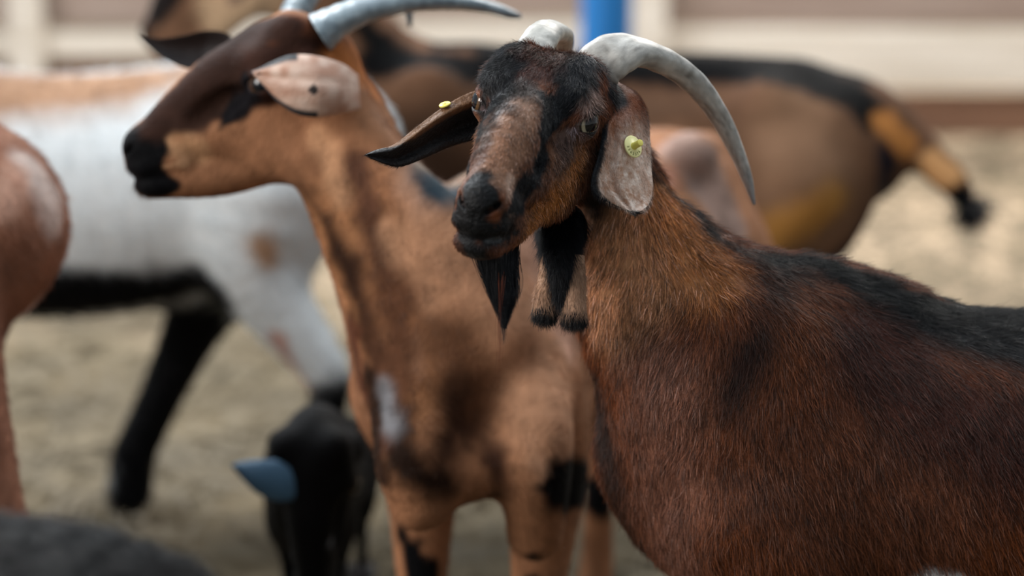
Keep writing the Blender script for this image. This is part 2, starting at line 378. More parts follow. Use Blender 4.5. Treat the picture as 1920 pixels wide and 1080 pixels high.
# ---------------------------------------------------------------- fur as real strands
def strands(name, roots, nrm, dirs, length, rad, cols, parent, npt=4, lift=.35, curl=.12, wave=1.0, jit=.12, material=None, clump=.55):
    n = len(roots); hc = bpy.data.hair_curves.new(name); hc.add_curves([npt] * n)
    d = unit(dirs - nrm * (dirs * nrm).sum(1, keepdims=True)); d = unit(d + rng.normal(0, jit, (n, 3)))
    low = np.stack([noise(roots, 60 * wave, s) - .5 for s in (1, 2, 3)], 1); d = unit(d + low * clump)
    s = np.linspace(0, 1, npt)[None, :, None]; L = length[:, None, None]; nn = nrm[:, None, :]
    bend = rng.normal(0, curl, (n, 1, 3)); li = lift * (0.7 + .6 * rng.random((n, 1, 1)))
    pos = roots[:, None, :] - nn * .001 + d[:, None, :] * L * s + nn * L * li * (s - .55 * s * s) + bend * L * s * s
    hc.attributes['position'].data.foreach_set('vector', pos.astype(np.float32).ravel())
    r = hc.attributes.new('radius', 'FLOAT', 'POINT'); r.data.foreach_set('value', (np.asarray(rad).reshape(-1, 1) * (1 - .8 * s[0, :, 0][None] ** 1.5)).astype(np.float32).ravel() if np.ndim(rad) else np.tile(rad * (1 - .8 * s[0, :, 0] ** 1.5), n).astype(np.float32))
    a = hc.attributes.new('col', 'FLOAT_COLOR', 'CURVE'); c4 = np.ones((n, 4), np.float32); c4[:, :3] = cols; a.data.foreach_set('color', c4.ravel())
    hc.materials.append(material or M_hair); o = bpy.data.objects.new(name, hc); COL.objects.link(o); o.parent = parent; o.matrix_parent_inverse = parent.matrix_world.inverted(); o['kind'] = 'stuff'
    return o
def sample(V, T, count, wfun=None):
    a, b, c = V[T[:, 0]], V[T[:, 1]], V[T[:, 2]]; ar = np.linalg.norm(np.cross(b - a, c - a), axis=1) / 2; w = ar * (wfun((a + b + c) / 3) if wfun else 1)
    i = rng.choice(len(T), count, p=w / w.sum()); u, v = rng.random(count), rng.random(count); m = u + v > 1; u[m], v[m] = 1 - u[m], 1 - v[m]
    W = np.stack([1 - u - v, u, v], 1); return i, W
def tris(Q): 
    out = []
    for q in Q:
        for k in range(1, len(q) - 1): out.append((q[0], q[k], q[k + 1]))
    return np.array(out)
def idw(p, anchors, vecs, pw=3.0):
    num = np.zeros_like(p); 
    for a, v in zip(anchors, vecs):
        wgt = 1 / (np.linalg.norm(p - a, axis=1) + .01) ** pw; num += wgt[:, None] * v
    return unit(num)
def visible(p):
    """weight 1 near and in the photograph's frame, less outside"""
    v = p - CAM; z = v @ FW; x = F * (v @ RT) / z + 960; y = 540 - F * (v @ UP) / z
    return np.where((x > -80) & (x < 2000) & (y > -80) & (y < 1160), 1.0, .02 + .33 * (x > 1900) * (x < 2700))

def hooves(f, legs, parent):
    for pts, rad in legs:
        q = f.p(pts[-1]); fw = f.d((1, 0, 0)); sd = f.d((0, 1, 0))
        V, Fc = [], []
        for s in (1, -1):
            b = len(V)
            for (z, ln, wd) in ((.045, .020, .011), (.028, .028, .0125), (.002, .038, .0135)):
                c = np.array([q[0], q[1], 0]) + sd * s * .0135
                for th in np.linspace(0, 2 * math.pi, 10, endpoint=False): V.append(c + fw * (math.cos(th) * ln * (1 if math.cos(th) > 0 else .7) + .004) + sd * math.sin(th) * wd + np.array([0, 0, z]))
            for r in range(2):
                for j in range(10): Fc.append((b + r * 10 + j, b + r * 10 + (j + 1) % 10, b + (r + 1) * 10 + (j + 1) % 10, b + (r + 1) * 10 + j))
            Fc.append(tuple(b + j for j in range(10))[::-1]); Fc.append(tuple(b + 20 + j for j in range(10)))
        mk('hoof', V, Fc, M_hoof, parent)
def N(px, py, c, ra, rb=None): return [*P(px, py, c), ra, rb if rb else ra]
L = lin

# ================================================================ setting
def board(name, lo, hi, m, parent=None, bev=.006, sag=0.0):
    """a sawn board: bevelled, slightly uneven and cupped"""
    x0, y0, z0 = lo; x1, y1, z1 = hi; n = max(2, int(max(x1 - x0, z1 - z0) / .35)); V = []; Fc = []
    horiz = (x1 - x0) > (z1 - z0)
    prof = [(-1, -1 + .12), (-1 + .3, -1), (1 - .3, -1), (1, -1 + .12), (1, 1 - .12), (1 - .3, 1), (-1 + .3, 1), (-1, 1 - .12)]
    for i in range(n + 1):
        t = i / n; w1, w2 = random.uniform(-.004, .004), random.uniform(-.003, .003)
        for a, b in prof:
            if horiz: V.append((x0 + (x1 - x0) * t, (y0 + y1) / 2 + a * (y1 - y0) / 2 + w2, (z0 + z1) / 2 + b * ((z1 - z0) / 2 + w1) + sag * t))
            else: V.append(((x0 + x1) / 2 + b * ((x1 - x0) / 2 + w1), (y0 + y1) / 2 + a * (y1 - y0) / 2 + w2, z0 + (z1 - z0) * t))
    for i in range(n):
        for j in range(8): Fc.append((i * 8 + j, i * 8 + (j + 1) % 8, (i + 1) * 8 + (j + 1) % 8, (i + 1) * 8 + j))
    Fc.append(tuple(range(8))[::-1]); Fc.append(tuple(n * 8 + j for j in range(8)))
    return mk(name, V, Fc, m, parent, smooth=False)
def wood(name, a, b): return mat(name, L(a), rough=.75, spec=.2, var=(3.0, .3), col2=L(b), bump=30, stretch=(.6, 6, 8))
W_pale = wood('pale_wood', '#d9d2c8', '#c0b6a8'); W_grey = wood('weathered_wood', '#a09086', '#857268'); W_brown = wood('brown_wood', '#80604c', '#5e4436'); W_dark = wood('dark_wood', '#4a3830', '#33261f')

# ground: trodden muck near, a paler tone further away
fm = bpy.data.materials.new('trodden_straw'); fm.use_nodes = True; n_ = fm.node_tree.nodes; l_ = fm.node_tree.links; b_ = n_['Principled BSDF']; b_.inputs['Roughness'].default_value = .9; b_.inputs['Specular IOR Level'].default_value = .15
t_ = n_.new('ShaderNodeNewGeometry'); sx = n_.new('ShaderNodeSeparateXYZ'); l_.new(t_.outputs['Position'], sx.inputs[0])
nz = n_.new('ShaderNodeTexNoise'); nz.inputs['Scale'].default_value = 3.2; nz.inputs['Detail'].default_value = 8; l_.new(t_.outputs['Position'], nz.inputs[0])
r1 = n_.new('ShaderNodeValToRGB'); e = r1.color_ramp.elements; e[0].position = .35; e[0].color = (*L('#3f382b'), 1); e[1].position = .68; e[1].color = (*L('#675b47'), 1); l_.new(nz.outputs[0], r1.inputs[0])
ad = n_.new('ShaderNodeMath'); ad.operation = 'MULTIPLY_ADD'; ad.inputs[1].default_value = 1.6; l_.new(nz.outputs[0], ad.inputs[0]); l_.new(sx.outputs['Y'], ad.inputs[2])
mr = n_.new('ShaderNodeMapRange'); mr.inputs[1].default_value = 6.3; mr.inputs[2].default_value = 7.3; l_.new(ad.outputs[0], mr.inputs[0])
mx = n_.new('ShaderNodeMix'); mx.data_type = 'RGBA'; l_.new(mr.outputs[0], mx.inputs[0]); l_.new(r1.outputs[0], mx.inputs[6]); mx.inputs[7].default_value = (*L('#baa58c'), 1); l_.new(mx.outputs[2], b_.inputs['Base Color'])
bp = n_.new('ShaderNodeBump'); bp.inputs['Strength'].default_value = .6; bp.inputs['Distance'].default_value = .02; n2 = n_.new('ShaderNodeTexNoise'); n2.inputs['Scale'].default_value = 30; l_.new(n2.outputs[0], bp.inputs['Height']); l_.new(bp.outputs[0], b_.inputs['Normal'])
gx, gy = np.meshgrid(np.linspace(-7, 7, 120), np.linspace(-.5, 16, 140)); gp = np.stack([gx.ravel(), gy.ravel(), np.zeros(gx.size)], 1)
gp[:, 2] = (noise(gp, 2.2, 2) - .5) * .025 + (noise(gp, 7, 4) - .5) * .015 - .012
gi = np.arange(120 * 140).reshape(140, 120); gq = np.stack([gi[:-1, :-1], gi[:-1, 1:], gi[1:, 1:], gi[1:, :-1]], -1).reshape(-1, 4)
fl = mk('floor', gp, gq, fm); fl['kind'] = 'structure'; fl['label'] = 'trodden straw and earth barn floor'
# loose straw lying on it
ns = 22000; sx_ = rng.uniform(-2.6, 3.6, ns); sy_ = rng.uniform(2.6, 9.5, ns) ; an = rng.uniform(0, math.pi, ns); ln = rng.uniform(.02, .07, ns); hh = rng.uniform(.004, .02, ns)
dx, dy = np.cos(an) * ln, np.sin(an) * ln; px_, py_ = -np.sin(an) * .0022, np.cos(an) * .0022
SV = np.stack([np.stack([sx_ - dx - px_, sy_ - dy - py_, hh * .4], 1), np.stack([sx_ + dx - px_, sy_ + dy - py_, hh], 1), np.stack([sx_ + dx + px_, sy_ + dy + py_, hh], 1), np.stack([sx_ - dx + px_, sy_ - dy + py_, hh * .4], 1), np.stack([sx_, sy_, hh * 1.2 + .0025], 1)], 1).reshape(-1, 3)
bi = np.arange(ns)[:, None] * 5; ST = np.concatenate([bi + np.array([[0, 1, 4]]), bi + np.array([[1, 2, 4]]), bi + np.array([[2, 3, 4]]), bi + np.array([[3, 0, 4]])])
so = mk('straw', SV, ST, mat('loose_straw', L('#6e6149'), rough=.7, var=(4, .5)), smooth=False); so['kind'] = 'stuff'; so['label'] = 'loose straw stalks scattered over the barn floor'; so['category'] = 'straw'

# the low board fence across the back
FY = 8.0
def fz(py): return P(960, py, FY)[2]
def fx(px): return P(px, 100, FY)[0]
y_f = P(960, 120, FY)[1]
fence = empty('board_fence', (0, y_f, 0), 'low fence of weathered horizontal boards across the back of the pen', 'fence')
def fb(x0, x1, py0, py1, m, dy=0.0, th=.035, name='board', sag=0): return board(name, (x0, y_f - th / 2 + dy, fz(py1)), (x1, y_f + th / 2 + dy, fz(py0)), m, fence, sag=sag)
xl, xm, xr = -5.2, fx(1215), 6.0
fb(xm, xr, 52, 168, W_pale); fb(xm, xr, -75, 46, W_grey, .02); fb(xm, xr, -210, -82, W_pale); fb(xm, xr, 176, 262, W_brown, .03)
fb(fx(300), xm, 40, 106, W_pale, .01); fb(fx(300), xm, -60, 30, W_grey, .03); fb(xl, fx(300), 60, 104, W_pale, -.03); fb(xl, fx(300), -45, 50, W_grey, .04); fb(xl, xm, -200, -70, W_grey, .02)
fb(xl, xm, 112, 200, W_brown, .03)
for px, wd, m in ((1215, 66, W_pale), (60, 60, W_pale), (-500, 60, W_grey), (2300, 70, W_grey), (-1700, 62, W_grey), (3500, 64, W_grey)):
    x = fx(px); h_ = wd / 2 / F * FY; board('post', (x - h_, y_f - .12, 0), (x + h_, y_f - .03, 1.15), m, fence)

# blue round post
xb = P(1137, 50, 6.2); V, Fc, _ = tube_mesh([(xb[0], xb[1], 0), (xb[0], xb[1], .5), (xb[0], xb[1], 1.6), (xb[0], xb[1], 2.6)], [.066] * 4, 12, 32)
bpst = empty('steel_post', (xb[0], xb[1], 0), 'round blue painted steel post standing before the board fence', 'post')
mk('pole', V, Fc, mat('blue_paint', L('#1a70b4'), rough=.35, var=(6, .15)), bpst)
V, Fc, _ = tube_mesh([(xb[0], xb[1], 0), (xb[0], xb[1], .008), (xb[0], xb[1], .016), (xb[0], xb[1], .02)], [.10, .10, .10, .09], 6, 32); mk('base_plate', V, Fc, bpy.data.materials['blue_paint'], bpst)
# ================================================================ the horned buck looking at the camera
h1 = Fr(P(1003, 210, 2.45), rotm(-106.5, -2, -9), .975)
w1 = P(1510, 480, 2.60); f1 = Fr((w1[0], w1[1], 0), rotm(180, 0, 0), 1.0)
spec1 = dict(tail=True, chest=-.045, neck=[[*h1.p((-.075, 0, -.02)), .052, .055], N(1150, 330, 2.58, .046, .046), N(1185, 430, 2.59, .055, .060), N(1244, 560, 2.60, .068, .097), N(1350, 690, 2.60, .085, .122), [*f1.p((.03, 0, .58)), .09, .15]],
             legs=[[[(x - .03, y, z) for x, y, z in FL(.085)[0]], FL(.085)[1]], [[(x - .03, y, z) for x, y, z in FL(-.085, -.03)[0]], FL(.085)[1]], HL(.09), HL(-.09, .06)])
B = Body(); body_ops(B, f1, spec1); head_ops(B, h1, dict(top=-.018))
V1, Q1 = B.mesh(.0048)
V1, Q1 = refine(B, V1, Q1, h1.p((.05, 0, -.04)), .135, 2)
NR1 = B.normals(V1); H1 = Hit(V1, Q1)
goat1 = empty('goat', f1.o, 'dark red-brown goat with arching grey horns, facing the camera with yellow ear tags', 'goat')
hs = h1.d((0, 1, 0))
def mir(pts): v = (pts - h1.o); return pts - 2 * (v @ hs)[:, None] * hs
def mirb(pts): q = pts.copy(); q[:, 1] = 2 * f1.o[1] - q[:, 1]; return q
BLK = L('#050608')
def coat1(V):
    S = H1.line; st = []
    def body(pp, r, c, s=.03): q = S(*pp); st.append((q, r, L(c), s)); st.append((mirb(q), r, L(c), s))
    def head(pp, r, c, s=.008, m=True):
        q = S(*pp); st.append((q, r, L(c), s))
        if m: st.append((mir(q), r, L(c), s))
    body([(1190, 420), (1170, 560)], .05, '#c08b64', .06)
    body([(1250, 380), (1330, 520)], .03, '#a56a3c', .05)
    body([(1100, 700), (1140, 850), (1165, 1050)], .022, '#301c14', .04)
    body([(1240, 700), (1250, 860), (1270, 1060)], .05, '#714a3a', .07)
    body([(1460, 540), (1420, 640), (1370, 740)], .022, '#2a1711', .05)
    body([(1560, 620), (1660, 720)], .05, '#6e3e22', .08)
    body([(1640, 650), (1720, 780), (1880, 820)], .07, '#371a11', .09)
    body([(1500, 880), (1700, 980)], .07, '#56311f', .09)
    body([(1440, 500), (1560, 510), (1660, 570), (1760, 610), (1900, 640), (2100, 650)], [.010, .010, .020, .032, .044, .05], '#080607', .04)
    body([(1330, 435), (1400, 476), (1520, 488), (1600, 520), (1700, 562), (1850, 588), (2200, 590)], [.006, .012, .015, .018, .024, .028, .03], '#050506', .016)
    body([(1215, 310), (1290, 385), (1340, 440)], [.003, .006, .008], '#1c1210', .012)
    body([(1740, 1090), (1800, 1090)], .016, '#d9dde0', .02)
    # head
    head([(960, 220), (990, 330), (1060, 330)], .06, '#5f3b28', .03)
    head([(1065, 310), (1040, 380), (1000, 420)], .026, '#9a6334', .03)
    head([(1120, 300), (1112, 370)], .02, '#241610', .03)  # mostly the ear's shadow, painted into the cheek colour
    head([(1060, 262), (1050, 310)], .014, '#5b463e', .02)
    head([(975, 120), (965, 160), (950, 215)], .020, '#24150f', .02, False)
    head([(990, 205), (972, 245), (945, 290), (935, 330)], [.014, .021, .023, .020], '#7d5a45', .020, False)
    head([(912, 240), (900, 290)], .009, '#3f291c', .014, False)
    head([(903, 290), (880, 325)], .008, '#4f3326', .014, False)
    head([(1105, 112), (1070, 135), (1095, 170)], [.018, .022, .014], '#10131a', .014)
    head([(1085, 150), (1060, 180), (1040, 215)], [.02, .015, .013], '#0b0d12', .010)
    head([(1042, 195), (1024, 255), (1012, 285), (1004, 315), (990, 345), (975, 370), (955, 400)], [.0165, .0175, .0175, .0165, .016, .015, .013], '#07080c', .007)
    head([(1118, 182), (1112, 200)], .011, '#8a7066', .014, False)
    head([(1133, 118), (1141, 150), (1143, 168)], .013, '#14161c', .010); head([(1160, 168), (1172, 190)], .016, '#100c0c', .010)
    head([(862, 372), (860, 400)], .010, '#050608', .008, False)
    head([(1003, 100), (1030, 110), (1010, 130)], .016, '#3a1a10', .016, False)
    head([(1050, 92), (1070, 92)], .010, '#42200f', .014, False)
    q = H1.line((928, 125), (925, 165)); st.append((q, .018, L('#0c0c0f'), .010))
    q = H1.line((912, 205), (903, 250)); st.append((q, .009, L('#1a1210'), .010))
    e = h1.p((.006, .062, 0)); er = h1.p((.006, -.062, 0))
    for c in (e, er): st.append((c[None], .016, L('#4b3a38'), .012)); st.append((c[None], .0145, L('#0c0a0a'), .005))
    q = H1.line((908, 180), (905, 215), (900, 250)); st.append((q, .010, L('#140f0e'), .010))
    head([(1073, 233), (1080, 236)], .0035, '#a2949c', .006)
    nz_ = [h1.p((.150, 0, -.060)), h1.p((.160, 0, -.085)), h1.p((.150, 0, -.102))]
    st.append((np.array(nz_), [.014, .019, .018], BLK, .010))
    head([(885, 345), (892, 368), (925, 372)], [.016, .020, .014], '#040507', .009, False); head([(868, 400), (890, 425), (935, 432), (965, 418)], [.014, .018, .014, .008], '#050608', .008, False)
    for s in (1, -1): st.append((np.array([h1.p((.152, s * .016, -.070)), h1.p((.140, s * .022, -.098)), h1.p((.118, s * .026, -.104))]), [.011, .010, .008], BLK, .008))
    st.append((np.array([h1.p((.140, 0, -.118)), h1.p((.118, 0, -.128))]), [.020, .018], L('#07080a'), .012))
    head([(955, 335), (950, 372)], [.006, .007], '#a08473', .008)
    head([(957, 405), (966, 401)], .0035, '#6a5040', .007)
    head([(868, 440), (905, 447), (945, 440), (972, 425)], [.006, .007, .006, .004], '#0c0d10', .006, False); head([(900, 450), (940, 443)], .0025, '#3c4044', .004, False)
    st.append((np.array([h1.p((.08, 0, -.128)), h1.p((.03, 0, -.14)), h1.p((-.02, 0, -.13))]), [.014, .022, .026], BLK, .014))
    return paint(V, L('#62341a'), st)
C1 = coat1(V1)
mot = (noise(V1, 45, 8) * .5 + noise(V1, 130, 9) * .5)[:, None]; C1 = C1 * (.70 + .6 * mot)
mk('body', V1, Q1, M_coat, goat1, C1)
hooves(f1, spec1['legs'], goat1)
for s in (1, -1): eyeball(h1, s, goat1, '#b0a68c' if s > 0 else '#5a4128', gaze=(.52, 1, .05))
horn([P(1104, 150, 2.515), P(1138, 113, 2.51), P(1193, 97, 2.52), P(1252, 118, 2.545), P(1305, 160, 2.57), P(1350, 222, 2.60), P(1383, 290, 2.62), P(1402, 340, 2.63), P(1414, 384, 2.635)],
     [.022, .0240, .0200, .0175, .0148, .0115, .0082, .0055, .0015], goat1, hs, cols=('#7f7c76', '#d6d3cc', '#7c7e80'))
horn([P(1008, 130, 2.50), P(1004, 92, 2.50), P(1028, 60, 2.53), P(1050, 66, 2.60), P(1048, 105, 2.68), P(1046, 160, 2.74), P(1040, 230, 2.77), P(1032, 290, 2.78)],
     [.018, .0180, .0150, .0140, .013, .011, .007, .002], goat1, hs, seed=4, cols=('#77756f', '#c0beb6', '#7c7e80'))

# ears
def earcol1(U, W, lay, V):
    n = noise(V, 150, 2); C = L('#b08468') + (L('#f0e0d4') - L('#b08468')) * np.clip((n * .4 + noise(V, 420, 6) * .6) * 1.8 - .5, 0, 1)[:, None]
    t = np.clip((.46 - U) / .24, 0, 1)[:, None]; C = C * (1 - t) + L('#7a3f1c') * t
    t = np.clip((.25 - U) / .07, 0, 1)[:, None] * np.clip((.75 - W) / .2, 0, 1)[:, None]; C = C * (1 - t) + L('#120d0d') * t
    t = np.maximum(np.clip((.11 + .04 * n - W) / .03, 0, 1), np.clip((U - .935 - .03 * n) / .02, 0, 1))[:, None]; C = C * (1 - t) + L('#0d1016') * t
    return np.where((lay == 1)[:, None], C, L('#191416'))
Tc = P(1165, 280, 2.44); face = unit(CAM - Tc)
fold1 = lambda u, v: -.006 * math.exp(-((v - .35 - .25 * (u - .6)) / .06) ** 2) * min(1, max(0, (u - .25) * 4)) + .003 * math.sin(v * 9 + u * 5)
e1 = ear([P(1150, 158, 2.50), P(1140, 200, 2.485), P(1131, 240, 2.465), P(1122, 290, 2.455), P(1109, 335, 2.45), P(1112, 360, 2.45), P(1140, 380, 2.455), P(1176, 396, 2.46)],
         [P(1160, 154, 2.53), P(1196, 176, 2.525), P(1213, 210, 2.515), P(1219, 260, 2.51), P(1221, 310, 2.505), P(1224, 350, 2.50), P(1217, 382, 2.49), P(1196, 400, 2.47)],
         [.004, .022, .022, .016, .012, .010, .006, .002], face, goat1, lambda U, W, l, V: earcol1(U, W, 1 - l, V), fold=fold1)
def earcol2(U, W, lay, V):
    C = L('#0b090a') * np.ones((len(U), 1)); lim = .34 * (1 - np.clip((U - .55) / .25, 0, 1)) ; t = np.clip((lim - W) / .05, 0, 1)[:, None]
    br = L('#6a4a30') * (.7 + .6 * noise(V, 200, 3))[:, None]; C = C * (1 - t) + br * t
    return np.where((lay == 0)[:, None], C, L('#5a3a26'))
fold2 = lambda u, v: (.010 * math.exp(-((v - .22) / .13) ** 2) * math.exp(-((u - .35) / .35) ** 2) - .013 * math.exp(-((v - .62) / .2) ** 2) * (1 - u) ** .5)
e2 = ear([P(905, 166, 2.50), P(880, 174, 2.50), P(850, 189, 2.495), P(815, 212, 2.485), P(775, 243, 2.47), P(738, 271, 2.465), P(705, 281, 2.46), P(687, 289, 2.455)],
         [P(905, 258, 2.51), P(885, 263, 2.505), P(850, 273, 2.50), P(812, 289, 2.485), P(778, 304, 2.475), P(745, 313, 2.47), P(712, 304, 2.46), P(688, 292, 2.455)],
         [.0, .0, .0, 0, .002, .003, .001], face, goat1, earcol2, fold=fold2)

def tagmesh(c, nrm, stud_dir, r, seen=True):
    nrm = unit(nrm); a = unit(np.cross(nrm, (0, 0, 1))); b = np.cross(nrm, a); n = 40; V, Fc = [], []
    rings = [(r * .32, .0018), (r * .36, .0009), (r * .9, .0009), (r, .0004), (r, -.0008), (r * .9, -.0012), (.0001, -.0012)]
    V0 = []
    for rr, z in rings:
        for t in np.linspace(0, 2 * math.pi, n, endpoint=False): V0.append(c + nrm * z + rr * (math.cos(t) * a + math.sin(t) * b))
    for i in range(len(rings) - 1):
        for j in range(n): Fc.append((i * n + j, (i + 1) * n + j, (i + 1) * n + (j + 1) % n, i * n + (j + 1) % n))
    Fc.append(tuple(range(n)))
    t = mk('ear_tag', V0, Fc, M_tag if seen else M_stud, goat1)
    V, Fs, _ = tube_mesh([c, c + stud_dir * .004, c + stud_dir * .0085, c + stud_dir * .0125, c + stud_dir * .0132], [r * .36, r * .31, r * .30, r * .30, r * .25], 14, 24)
    if seen: mk('tag_stud', V, Fs, M_stud, t)
    return t, a, b, nrm
tn = unit(face * .70 + RT * .66 + UP * .28)
tc1 = Hit(e1[1], e1[2])(1182, 277) + tn * .004; R_t = .0118
tg, ta, tb, tn = tagmesh(tc1, tn, unit(face * .75 + RT * .55 + UP * .3), R_t)
lv = unit(RT - tn * (RT @ tn)); uv = np.cross(tn, lv); uv = uv if uv @ UP > 0 else -uv
NV, NF = [], []
for i, ch in enumerate('3363376'):
    an = math.radians(196 + i * 23); fc = bpy.data.curves.new('digit', 'FONT'); fc.body = ch; fc.size = .0042; fc.align_x = 'CENTER'; fc.align_y = 'CENTER'; fc.extrude = .00008
    o = bpy.data.objects.new('digit', fc); COL.objects.link(o); bpy.context.view_layer.update(); me = bpy.data.meshes.new_from_object(o.evaluated_get(bpy.context.evaluated_depsgraph_get()))
    pos = tc1 + tn * .0011 + R_t * .72 * (math.cos(an) * lv + math.sin(an) * uv); up_ = -(math.cos(an) * lv + math.sin(an) * uv); rt_ = np.cross(up_, tn); b0 = len(NV)
    NV += [pos + v.co[0] * rt_ + v.co[1] * up_ + v.co[2] * tn for v in me.vertices]; NF += [tuple(b0 + k for k in p.vertices) for p in me.polygons]
    bpy.data.objects.remove(o); bpy.data.meshes.remove(me)
mk('tag_number', NV, NF, M_ink, tg, smooth=False)
tagmesh(Hit(e2[1], e2[2])(834, 203) + UP * .004, unit(UP * .88 + face * .42 - RT * .22), unit(-UP), .0062, False)

# wattles and throat tuft
def wattle(pts, rad, name='wattle'):
    V, Fc, U = tube_mesh(pts, rad, 40, 24); u = (U + (noise(V, 300, 3) - .5) * .12)[:, None]; t = np.clip((u - .60) / .08, 0, 1)
    C = (L('#9c7a62') * (1 - t) + L('#0a0a0d') * t) * (.8 + .4 * noise(V, 250, 1))[:, None]; mk(name, V, Fc, M_coat, goat1, C)
    T = tris(Fc); i, W = sample(V, T, 5000); r = np.einsum('nk,nkd->nd', W, V[T[i]]); ax = unit(V[T[i]].mean(1) - catmull(pts, 30)[np.argmin(np.linalg.norm(V[T[i]].mean(1)[:, None] - catmull(pts, 30)[None], axis=2), 1)])
    d = unit(np.array(pts[-1]) - np.array(pts[0])); cc = np.einsum('nk,nkd->nd', W, C[T[i]]) * rng.uniform(.6, 1.6, (5000, 1))
    strands('wattle_fur', r, ax, np.tile(d, (5000, 1)), rng.uniform(.006, .012, 5000), .00016, cc, goat1, lift=.3)
wattle([P(1030, 470, 2.505), P(1026, 520, 2.50), P(1022, 560, 2.498), P(1020, 590, 2.497), P(1019, 600, 2.497)], [.008, .009, .0115, .012, .004])
wattle([P(1082, 480, 2.495), P(1080, 530, 2.49), P(1077, 570, 2.488), P(1076, 598, 2.487), P(1075, 608, 2.487)], [.008, .010, .0125, .013, .004])
tt = [P(1052, 415, 2.54), P(1050, 450, 2.515), P(1050, 490, 2.49), P(1053, 530, 2.488), P(1057, 570, 2.487), P(1059, 592, 2.487)]
V, Fc, U = tube_mesh(tt, [.026, .021, .0145, .009, .005, .001], 40, 24); mk('throat_tuft', V, Fc, M_coat, goat1, np.tile(L('#060608'), (len(V), 1)))
T = tris(Fc); i, W = sample(V, T, 9000); r = np.einsum('nk,nkd->nd', W, V[T[i]]); cl = catmull(tt, 30); ax = unit(r - cl[np.argmin(np.linalg.norm(r[:, None] - cl[None], axis=2), 1)])
strands('throat_fur', r, ax, unit(np.array(tt[-1]) + rng.normal(0, .004, (9000, 3)) - r), rng.uniform(.012, .024, 9000), .00016, np.tile(L('#0b0c10'), (9000, 1)) * rng.uniform(.5, 2, (9000, 1)), goat1, lift=.15)

# beard: long strands from the chin drawn together to a thin tip
nb = 3200; t0 = rng.random(nb); t1 = rng.random(nb) - .5
rb = (h1.p((.112, 0, -.130)) * (1 - t0[:, None]) + h1.p((.038, 0, -.126)) * t0[:, None]) + rng.normal(0, .002, (nb, 3)) + hs * (t1 * .026)[:, None]
endy = 560 + 60 * rng.random(nb) - 18 * np.abs(t0 - .5); lng = rng.random(nb) < .02; endy[lng] = rng.uniform(600, 650, lng.sum())
ex = 946 + (t0 - .45) * 50 * np.clip((620 - endy) / 60, 0, 1.2) + rng.normal(0, 2.0, nb)
ends = np.array([P(x, y, 2.375) for x, y in zip(ex, endy)])
def longhair(name, r, e, midoff, rad, cols, npt=9):
    n = len(r); hc = bpy.data.hair_curves.new(name); hc.add_curves([npt] * n); s = np.linspace(0, 1, npt)[None, :, None]
    m = r * .5 + e * .5 + midoff; pos = r[:, None] * (1 - s) ** 2 + 2 * m[:, None] * s * (1 - s) + e[:, None] * s * s
    pos = pos + (rng.normal(0, .0012, (n, 1, 3)) * np.sin(s * 7) * s)
    hc.attributes['position'].data.foreach_set('vector', pos.astype(np.float32).ravel()); a = hc.attributes.new('radius', 'FLOAT', 'POINT'); a.data.foreach_set('value', np.tile(rad * (1 - .75 * s[0, :, 0]), n).astype(np.float32))
    a = hc.attributes.new('col', 'FLOAT_COLOR', 'CURVE'); c4 = np.ones((n, 4), np.float32); c4[:, :3] = cols; a.data.foreach_set('color', c4.ravel()); hc.materials.append(M_hair)
    o = bpy.data.objects.new(name, hc); COL.objects.link(o); o.parent = goat1; o.matrix_parent_inverse = goat1.matrix_world.inverted(); o['kind'] = 'stuff'; return o
mo = (t0 - .45)[:, None] * RT * .008 - UP * 0.004
longhair('beard', rb, ends, mo, .00022, np.tile(L('#0b0b0e'), (nb, 1)) * rng.uniform(.5, 2.2, (nb, 1)))
nl = 16; longhair('beard_wisp', P(940, 520, 2.375) + rng.normal(0, .003, (nl, 3)), np.array([P(936 + rng.normal(0, 3), y, 2.375) for y in rng.uniform(640, 720, nl)]), np.zeros(3), .00013, np.tile(L('#5a2a18'), (nl, 1)))

# fur
T1 = tris(Q1)
def flow1():
    S = H1; A, D = [], []
    for x0, y0, x1, y1 in [(1180, 400, 1172, 460), (1140, 500, 1120, 570), (1230, 420, 1250, 490), (1300, 430, 1350, 500), (1370, 480, 1430, 530), (1110, 640, 1125, 710), (1140, 800, 1165, 880), (1180, 980, 1190, 1050),
                           (1260, 640, 1235, 710), (1280, 850, 1270, 930), (1400, 700, 1380, 770), (1420, 940, 1430, 1010), (1500, 560, 1530, 600), (1560, 650, 1570, 720), (1600, 850, 1620, 920), (1650, 1000, 1670, 1060),
                           (1540, 500, 1620, 530), (1700, 580, 1780, 610), (1850, 600, 1910, 606), (1750, 700, 1790, 750), (1800, 900, 1825, 970), (1900, 760, 1930, 820)]:
        a, b = S(x0, y0), S(x1, y1); A.append(a); D.append(unit(b - a)); m = mirb(np.array([a, b])); A.append(m[0]); D.append(unit(m[1] - m[0]))
    for x0, y0, x1, y1 in [(960, 220, 950, 250), (930, 290, 922, 318), (985, 255, 990, 285), (960, 320, 955, 345), (1010, 120, 990, 150), (1060, 120, 1045, 150), (1000, 180, 990, 205), (1040, 200, 1030, 230), (1005, 300, 990, 330), (1110, 140, 1120, 170), (1120, 190, 1135, 205),
                           (1060, 280, 1062, 310), (1050, 340, 1060, 370), (1010, 380, 1020, 410), (1090, 380, 1095, 410), (1090, 290, 1095, 320), (1075, 195, 1060, 210), (920, 400, 925, 420), (905, 455, 912, 470), (870, 400, 868, 420)]:
        a, b = S(x0, y0), S(x1, y1); A.append(a); D.append(unit(b - a)); m = mir(np.array([a, b])); A.append(m[0]); D.append(unit(m[1] - m[0]))
    return A, D
A1, D1 = flow1(); hcen = h1.p((.05, 0, -.03))
